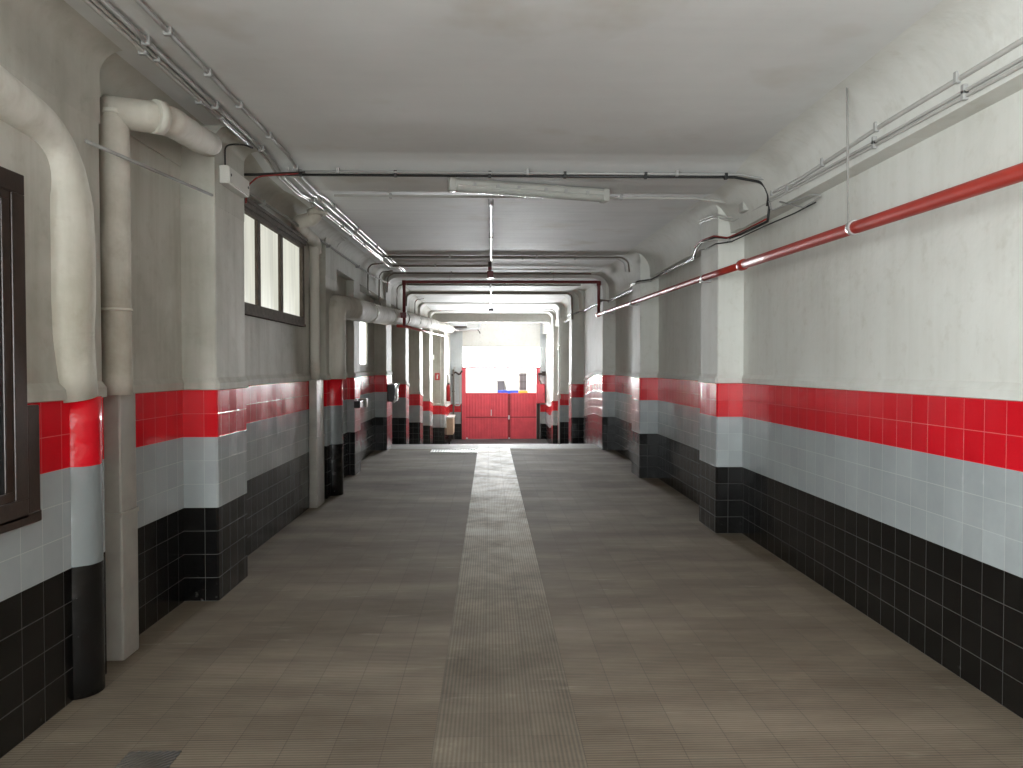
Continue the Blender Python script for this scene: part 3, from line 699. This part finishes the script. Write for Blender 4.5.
# black cable bundle on the right wall
cbz = thing('cable', 'black and red cable bundle sagging along the right wall under the bulkhead', 'cable', (2.3, 6.0, 2.8))
def wob(pts, a): return [(x + random.uniform(-a, a), y, z + random.uniform(-a, a)) for x, y, z in densify(pts, .25)]
main = [(2.29, 5.97, 2.93), (2.28, 6.0, 2.80), (2.27, 6.35, 2.80), (2.24, 6.85, 2.80), (2.15, 6.98, 2.84), (2.15, 7.4, 2.87), (2.14, 7.62, 2.83), (2.29, 8.2, 2.83), (2.28, 9.5, 2.84), (2.27, 10.35, 2.83), (2.13, 10.55, 2.83), (2.13, 11.1, 2.85), (2.26, 11.4, 2.83), (2.26, 14.0, 2.86)]
B().tube(wob(main, .006), .011, 7).build('black_core', 'black', cbz)
B().tube(wob([(x - .012, y, z + .012) for x, y, z in main[1:7]], .004), .008, 6).build('red_core', 'redcable', cbz)
B().tube(wob([(x - .01, y, z - .02) for x, y, z in main[3:]], .012), .008, 6).build('grey_core', 'greypipe', cbz)
B().tube(wob([(2.36, 5.3, 2.80), (2.34, 5.6, 2.78), (2.27, 6.1, 2.77), (2.24, 6.8, 2.76), (2.15, 6.96, 2.77), (2.15, 7.5, 2.79)], .006), .006, 6).build('black_core', 'black', cbz)
for i in (3, 7, 8, 9): x, y, z = main[i]; B().box(x - .016, x + .01, y - .015, y + .015, z - .03, z + .02, .003).build('clip', 'clip', cbz)
lo = B().tube(fillet([(2.27, 5.95, 2.95), (2.27, 5.9, 2.86), (2.33, 5.3, 2.85), (2.38, 5.22, 2.83), (2.34, 5.45, 2.79), (2.28, 5.75, 2.90)], .06, 6), .006, 6).build('cable', 'clip'); tag(lo, 'white cable loop hanging at the bulkhead beside the first right pillar', 'cable')
cb2 = B().tube(wob([(2.14, 14.0, 2.87), (2.13, 15.3, 2.88), (2.13, 16.6, 2.88), (1.93, 17.55, 2.86), (1.93, 18.2, 2.87), (2.1, 19, 2.87), (2.1, 20.9, 2.87)], .02), .018, 7).build('cable', 'black'); tag(cb2, 'black cable run on the wide right pier beyond the red pipe frame', 'cable')
br_ = B().tube([(2.05, 13.86, 2.87), (2.12, 13.95, 2.87), (2.27, 13.9, 2.85), (2.30, 12.8, 2.855)], .016, 8).build('conduit', 'brownpipe'); tag(br_, 'short dark conduit stub at the red pipe drop on the right', 'conduit')
vc = thing('conduit', 'vertical white pipe with two clamps, added for the lit edge of a far right pillar', 'conduit', (2.0, 20.93, -.6))
B().tube([(1.975, 20.95, zf(20.95)), (1.975, 20.95, 3.2)], .022, 8).build('pipe', 'whitepipe', vc)  # white pipe stands in for the daylit strip of the pillar's inner face
for z in (.75, 2.15): B().box(1.945, 2.02, 20.92, 20.99, z - .06, z + .06, .006).build('clip', 'boxwhite', vc)

# ------------------------------------------------------------------ batten lamps
def batten(label, lit, loc, rz, group=None):
    t = thing('batten_lamp', label, 'ceiling lamp', (0, 0, 0), group)
    hw, hl = .055, .68
    prof = [(-hw, .0), (-hw, .03), (-.035, .055), (.035, .055), (hw, .03), (hw, 0)]
    B().prism(prof, 'x', -hl, hl).build('housing', 'lampgrey', t)
    pr = [(-hw + .004, 0.002)] + [(-(hw - .004) * math.cos(PI * i / 10), .002 - .055 * math.sin(PI * i / 10)) for i in range(1, 10)] + [(hw - .004, .002)]
    B().prism(pr, 'x', -hl + .03, hl - .03).build('diffuser', 'lamp_on' if lit else 'diffuser', t, smooth=30)
    B().tube([(-hl + .05, 0, -.015), (hl - .05, 0, -.015)], .013, 10).build('tube', 'tube', t)
    for s in (-1, 1):
        B().box(s * hl - .03, s * hl + .03, -hw - .002, hw + .002, -.054, .057, .016).build('end_cap', 'lampgrey', t)
        for x in (.12, .3, .5):
            B().box(s * x - .014, s * x + .014, -hw - .008, -hw + .002, -.012, .022, .003).build('clip', 'clip', t)
    t.location = Vector(loc); t.rotation_euler = (0, 0, rz)
    for c in t.children: c.location = (0, 0, 0)
    return t
batten('unlit clear batten lamp slung askew across the ceiling beam', False, (.345, 6.27, 3.095), .262)

# ------------------------------------------------------------------ floor inserts
gt = thing('drain_grate', 'pale drain grate set in the floor at the top of the ramp', 'drain grate', (-.66, 13.95, 0))
B().box(-1.12, -.23, 13.72, 13.75, 0.0, .012).box(-1.12, -.23, 14.15, 14.18, 0, .012).box(-1.12, -1.09, 13.75, 14.15, 0, .012).box(-.26, -.23, 13.75, 14.15, 0, .012).build('frame', 'grate', gt)
for i in range(16):
    x = -1.07 + i * .052; B().box(x, x + .026, 13.75, 14.15, .0, .010, .002).build('bar', 'grate', gt)
B().box(-1.09, -.26, 13.75, 14.15, .0005, .002).build('pit', 'darkbox', gt)  # thin dark sheet, colours in the shade below the bars
ft = thing('floor_tile', 'square floor tile with diagonal ribs, near the left foot of the picture', 'floor tile', (-1.385, 2.96, 0)); ft['kind'] = 'structure'
B().box(-1.495, -1.285, 2.85, 3.06, 0, .003).build('plate', 'darkbox', ft)
b = B()
for i in range(-7, 8):
    o = i * .028
    pts = []
    x0, x1, y0, y1 = -.105, .105, -.105, .105
    seg = [(x, x * 1.0 + o) for x in (max(x0, y0 - o), min(x1, y1 - o))]
    if seg[1][0] - seg[0][0] > .01:
        b.tube([(-1.39 + seg[0][0], 2.955 + seg[0][1], .003), (-1.39 + seg[1][0], 2.955 + seg[1][1], .003)], .005, 6)
b.build('ribs', 'tilerib', ft)

# ------------------------------------------------------------------ boxes on the left pillars
db = thing('wall_box', 'dark box with a curled white front edge on a left pillar', 'wall box', (-1.97, 14.45, 1.1))
B().box(-1.975, -1.83, 14.2, 14.75, .93, 1.27, .012).build('body', 'darkbox', db)
B().tube(fillet([(-1.85, 14.19, .92), (-1.80, 14.22, 1.0), (-1.815, 14.25, 1.18), (-1.76, 14.28, 1.28)], .05, 5), .022, 8).build('front_edge', 'white', db)
ds = thing('wall_box', 'small dark box low on the pillar under the thick duct', 'wall box', (-1.99, 11.05, 1.06))
B().box(-1.99, -1.90, 10.80, 11.28, 1.0, 1.10, .008).build('body', 'darkbox', ds)
B().box(-1.995, -1.87, 11.2, 11.3, .99, 1.12, .006).build('side_plate', 'steel', ds)
B().box(-1.99, -1.95, 10.84, 10.95, 1.10, 1.13, .004).build('cap', 'white', ds)
el = thing('emergency_light', 'small white lamp box high on the left beside the ramp', 'light', (-2.1, 26.95, 1.9))
B().box(-2.16, -2.03, 26.90, 27.0, 1.86, 2.05, .01).build('body', 'boxwhite', el)
B().box(-2.15, -2.04, 26.89, 26.905, 1.88, 2.03, .004).build('lens', emit('lit_lens', (1, 1, .9), 1.4), el)
sg = thing('fire_sign', 'small red square sign with white pictogram on the last left pillar', 'sign', (-1.92, 26.98, 1.25))
B().box(-2.02, -1.84, 26.975, 26.99, 1.12, 1.38, .003).build('plate', simple('sign_red', (.55, .03, .03), .4), sg)
B().box(-1.95, -1.905, 26.97, 26.976, 1.17, 1.29, .002).box(-1.94, -1.915, 26.97, 26.976, 1.29, 1.32, .001).box(-1.915, -1.88, 26.97, 26.976, 1.30, 1.32, .001).build('pictogram', 'white', sg)
fx = thing('fire_extinguisher', 'red fire extinguisher hung on the left wall by the last pillar', 'extinguisher', (-1.60, 28.3, .3))
B().tube([(-1.60, 28.3, .28), (-1.60, 28.3, .30), (-1.60, 28.3, .80), (-1.60, 28.3, .88), (-1.60, 28.3, .93)], [.06, .075, .075, .05, .03], 14).build('cylinder', simple('extinguisher_red', (.6, .03, .03), .3), fx)
B().box(-1.63, -1.55, 28.24, 28.34, .93, .98, .006).build('valve', 'darkbox', fx)
B().tube(fillet([(-1.57, 28.25, .95), (-1.53, 28.22, .9), (-1.53, 28.25, .45)], .05, 4), .012, 6).build('hose', 'darkbox', fx)
hp = thing('wall_panel', 'white panel on the left wall just above the fire extinguisher', 'panel', (-1.62, 28.6, 1.0))
B().box(-1.655, -1.60, 28.45, 28.95, .75, 1.32, .01).build('panel', 'white', hp)
B().box(-1.602, -1.59, 28.5, 28.9, .8, 1.27, .006).build('door', 'boxwhite', hp)
cab = thing('side_counter', 'beige wall cupboard with a white top beside the last left pillar', 'cupboard', (-1.60, 28.9, -.9))
B().box(-1.66, -1.42, 28.2, 29.5, -1.0, -.36, .01).build('body', 'beige', cab)
B().box(-1.66, -1.39, 28.15, 29.55, -.36, -.31, .006).build('top', 'white', cab)
for y in (28.3, 29.4): B().box(-1.6, -1.54, y, y + .06, -1.38, -1.0, .004).build('leg', 'darksteel', cab)

# end wall fittings
vp = thing('drainpipe', 'brown vertical pipe on the far wall corner left of the gate', 'pipe', (-1.52, 30.18, -1.38))
B().tube([(-1.50, 30.18, -1.38), (-1.50, 30.18, 1.5)], .035, 10).build('pipe', 'brownpipe', vp)
for z in (-.6, .6): B().box(-1.55, -1.45, 30.16, 30.31, z - .02, z + .02, .004).build('clip', 'darksteel', vp)
ga = thing('gate_closer', 'grey bracket and looped rod left of the red gate', 'gate closer', (-1.38, 30.2, .7))
B().tube(fillet([(-1.44, 30.2, 1.35), (-1.44, 30.2, .02), (-1.24, 30.2, .02), (-1.24, 30.2, 1.3)], .04, 5), .02, 8).build('rod', 'galv', ga)
B().tube(fillet([(-1.56, 30.2, 1.25), (-1.42, 30.2, 1.40), (-1.25, 30.2, 1.28), (-1.14, 30.2, 1.45)], .06, 5), .035, 8).build('arm', 'darksteel', ga)
B().box(-1.5, -1.4, 30.15, 30.3, 1.5, 1.62, .01).build('bracket', 'galv', ga)
wp = conduit('conduit', 'white pipe crossing the top of the far wall from the lagged duct', [(-1.55, 29.35, 3.1), (-1.3, 30.1, 3.12), (-.55, 30.15, 3.14), (-.42, 30.15, 3.2), (-.40, 30.15, 3.5)], .055, 'whitepipe', (), .1)
hk = B().tube(fillet([(-.5, 30.12, 3.12), (-.44, 30.12, 3.06), (-.40, 30.12, 2.97)], .03, 4), .02, 6).build('hook', 'darksteel', wp)
tl = thing('wall_cabinet', 'white box high in the far left corner under the last beam', 'box', (-1.3, 30.0, 3.2))
B().box(-1.62, -.95, 29.7, 30.29, 3.24, 3.5, .02).build('body', 'white', tl)
B().box(-1.63, -.94, 29.68, 30.29, 3.22, 3.245, .004).build('base', 'darksteel', tl)

# ------------------------------------------------------------------ red gate
g = thing('gate', 'red corrugated metal gate closing the lower half of the exit', 'gate', (.46, 30.35, -1.38))
def leaf(x0, x1, zb, zt, handle=None):
    n = int((x1 - x0) / .03); b = B(); pts = []
    for i in range(n + 1):
        x = x0 + (x1 - x0) * i / n; pts.append((x, 30.345 - (.012 if (i // 2) % 2 else 0)))
    pts += [(x1, 30.37), (x0, 30.37)]
    b.prism(pts, 'z', zb, zt); lf = b.build('leaf', 'gatered', g)
    fr = B().box(x0, x1, 30.325, 30.375, zt - .05, zt, .004).box(x0, x1, 30.325, 30.375, zb, zb + .05, .004).box(x0, x0 + .035, 30.325, 30.375, zb, zt, .004).box(x1 - .035, x1, 30.325, 30.375, zb, zt, .004)
    fr.build('leaf_frame', 'gatered', lf)
    B().box(x0, x1, 30.318, 30.35, -.49, -.455, .004).build('cross_bar', 'gatepost', lf)
    if handle:
        B().box(handle - .03, handle + .03, 30.29, 30.33, -.56, -.40, .006).build('lock', 'chrome', lf)
    return lf
leaf(-1.01, .07, -1.37, .53); leaf(.078, .735, -1.37, .53, .78); leaf(.84, 1.92, -1.37, .53)
B().box(.05, .098, 30.35, 30.385, -1.37, .52).build('cover_strip', 'gatepost', g)
B().box(.735, .84, 30.335, 30.39, -1.37, .50, .004).build('meeting_post', 'gatepost', g)
for x0, x1 in ((-1.16, -1.0), ): B().box(x0, x1, 30.26, 30.40, -1.38, 1.56, .01).build('post', 'gatered', g)
B().box(-1.20, -1.165, 30.26, 30.38, -1.38, .1, .006).build('post', 'darksteel', g)
B().box(1.925, 2.06, 30.26, 30.40, -1.38, .12, .01).build('post', 'darksteel', g)
B().box(1.93, 2.06, 30.27, 30.40, .12, 1.56, .01).build('post', 'gatered', g)
for x in (-.95, .79): B().box(x - .035, x + .035, 30.29, 30.33, -1.37, -1.31, .006).build('bolt', 'chrome', g)
B().box(.03, .07, 30.30, 30.33, -.42, -.16, .008).build('handle', 'chrome', g)
rc = thing('red_cabinet', 'red metal cabinet on the wall right of the gate', 'cabinet', (2.07, 30.0, .1))
B().box(1.91, 2.25, 29.98, 30.305, .11, .90, .015).build('body', 'gatered', rc)
B().box(1.935, 2.225, 29.965, 29.985, .14, .87, .008).build('door', 'gatered', rc)
B().box(2.19, 2.21, 29.945, 29.97, .45, .56, .004).build('handle', 'gatepost', rc)
br2 = thing('gate_bracket', 'brown bracket arm above the red cabinet', 'bracket', (2.1, 30.1, 1.3))
B().box(1.98, 2.27, 30.08, 30.2, 1.27, 1.36, .01).box(2.14, 2.28, 30.05, 30.22, 1.24, 1.42, .01).build('arm', 'darksteel', br2)
B().tube(fillet([(2.02, 30.12, 1.28), (2.0, 30.12, 1.1), (2.08, 30.12, 1.0), (2.1, 30.12, .9)], .05, 4), .022, 8).build('cable', 'brownpipe', br2)

# ------------------------------------------------------------------ street outside
st = B().box(-14, 16, 30.62, 60, -1.5, -1.385).build('street', 'street'); struct(st, 'pale street paving outside the gate', 'street')
fa = thing('facade', 'blinding sunlit house front across the street', 'building', (0, 40, -1.38)); fa['kind'] = 'structure'
B().box(-10, 12, 40, 40.4, -1.4, 9).build('wall', 'facade', fa)
gw = thing('facade_window', 'barred window on the sunlit house front above the gate', 'window', (1.85, 39.95, .4))
B().box(1.60, 1.96, 39.93, 39.97, .35, 1.25).build('pane', 'winglass', gw)
b = B()
for i in range(5): b.tube([(1.63 + i * .075, 39.9, .33), (1.63 + i * .075, 39.9, 1.27)], .018, 6)
for z in (.45, .8, 1.15): b.tube([(1.58, 39.9, z), (1.98, 39.9, z)], .010, 6)
b.build('grille', 'darksteel', gw)
bx = thing('street_box', 'grey upright box against the sunlit house front', 'street box', (.58, 39.6, -1.38))
B().box(.40, .76, 39.5, 39.9, -1.38, .80, .02).build('body', 'streetbox', bx)
B().box(.38, .78, 39.48, 39.92, .80, .84, .01).build('cap', 'streetbox', bx)
bl = thing('low_board', 'low blue and yellow board outside just above the gate top', 'board', (.9, 31.6, -1.38))
B().box(.34, 1.22, 31.6, 31.65, -.2, .60, .006).build('blue_panel', 'blue', bl)
B().box(1.225, 1.62, 31.6, 31.65, -.2, .57, .006).build('yellow_panel', 'yellow', bl)
for x in (.4, 1.55): B().box(x, x + .05, 31.66, 31.7, -1.385, .3, .004).build('leg', 'darksteel', bl)
wc = B().tube([(-.2, 39.99, 1.215), (.95, 39.99, 1.19), (2.7, 39.99, 1.215)], .014, 6).build('street_cable', 'galv'); tag(wc, 'thin wire running along the sunlit house front', 'cable')

# ------------------------------------------------------------------ light
def area(name, loc, target, sx, sy, power, col):
    d = bpy.data.lights.new(name, 'AREA'); d.shape = 'RECTANGLE'; d.size = sx; d.size_y = sy; d.energy = power; d.color = col
    o = bpy.data.objects.new(name, d); COL.objects.link(o); o.location = loc
    o.rotation_euler = (Vector(target) - Vector(loc)).to_track_quat('-Z', 'Y').to_euler(); return o
area('doorway_daylight', (-1.96, -2.6, 1.6), (2.0, -1.0, 1.65), 3.4, 2.5, 720, (.94, .99, 1))
area('back_door_daylight', (.1, -4.9, 1.6), (.1, 5, 1.65), 3.4, 2.5, 130, (.94, .99, 1))
tl_ = area('transom_daylight', (.47, 30.29, 2.01), (.47, 20, 1.6), 3.18, .80, 540, (.95, .98, 1)); tl_.data.spread = math.radians(80)
area('sky_light', (.45, 34.5, 4.2), (.45, 24, -.6), 5, 3, 1500, (.93, .97, 1))
sun = bpy.data.lights.new('sun', 'SUN'); sun.energy = 7; sun.angle = .01; sun.color = (1, .96, .88)
so = bpy.data.objects.new('sun', sun); COL.objects.link(so); so.rotation_euler = (math.radians(48), 0, math.radians(-15))
w = bpy.data.worlds.new('World'); SC.world = w; w.use_nodes = True
nt = w.node_tree; bg = nt.nodes['Background']
sky = nt.nodes.new('ShaderNodeTexSky'); sky.sky_type = 'HOSEK_WILKIE'; sky.turbidity = 3.
try: sky.sun_direction = Vector((.2, -.6, .75)).normalized()
except Exception: pass
nt.links.new(sky.outputs[0], bg.inputs[0]); bg.inputs[1].default_value = 1.6

# ------------------------------------------------------------------ camera
cam = bpy.data.cameras.new('camera'); co = bpy.data.objects.new('camera', cam); COL.objects.link(co)
F = 735.
cam.sensor_fit = 'HORIZONTAL'; cam.sensor_width = 36; cam.lens = 36 * F / 1023; cam.clip_start = .05; cam.clip_end = 200
yaw, pit = math.atan(21.5 / F), math.atan(17 / F)
co.location = (0, 0, 1.6); co.rotation_euler = (PI / 2 - pit, 0, -yaw)
SC.camera = co
vs = SC.view_settings; vs.view_transform = 'Standard'; vs.look = 'None'; vs.exposure = 0; vs.gamma = 1; vs.use_curve_mapping = False
SC.cycles.max_bounces = 10; SC.cycles.diffuse_bounces = 6; SC.cycles.glossy_bounces = 4
SC.cycles.sample_clamp_indirect = 25
SC.cycles.use_denoising = True
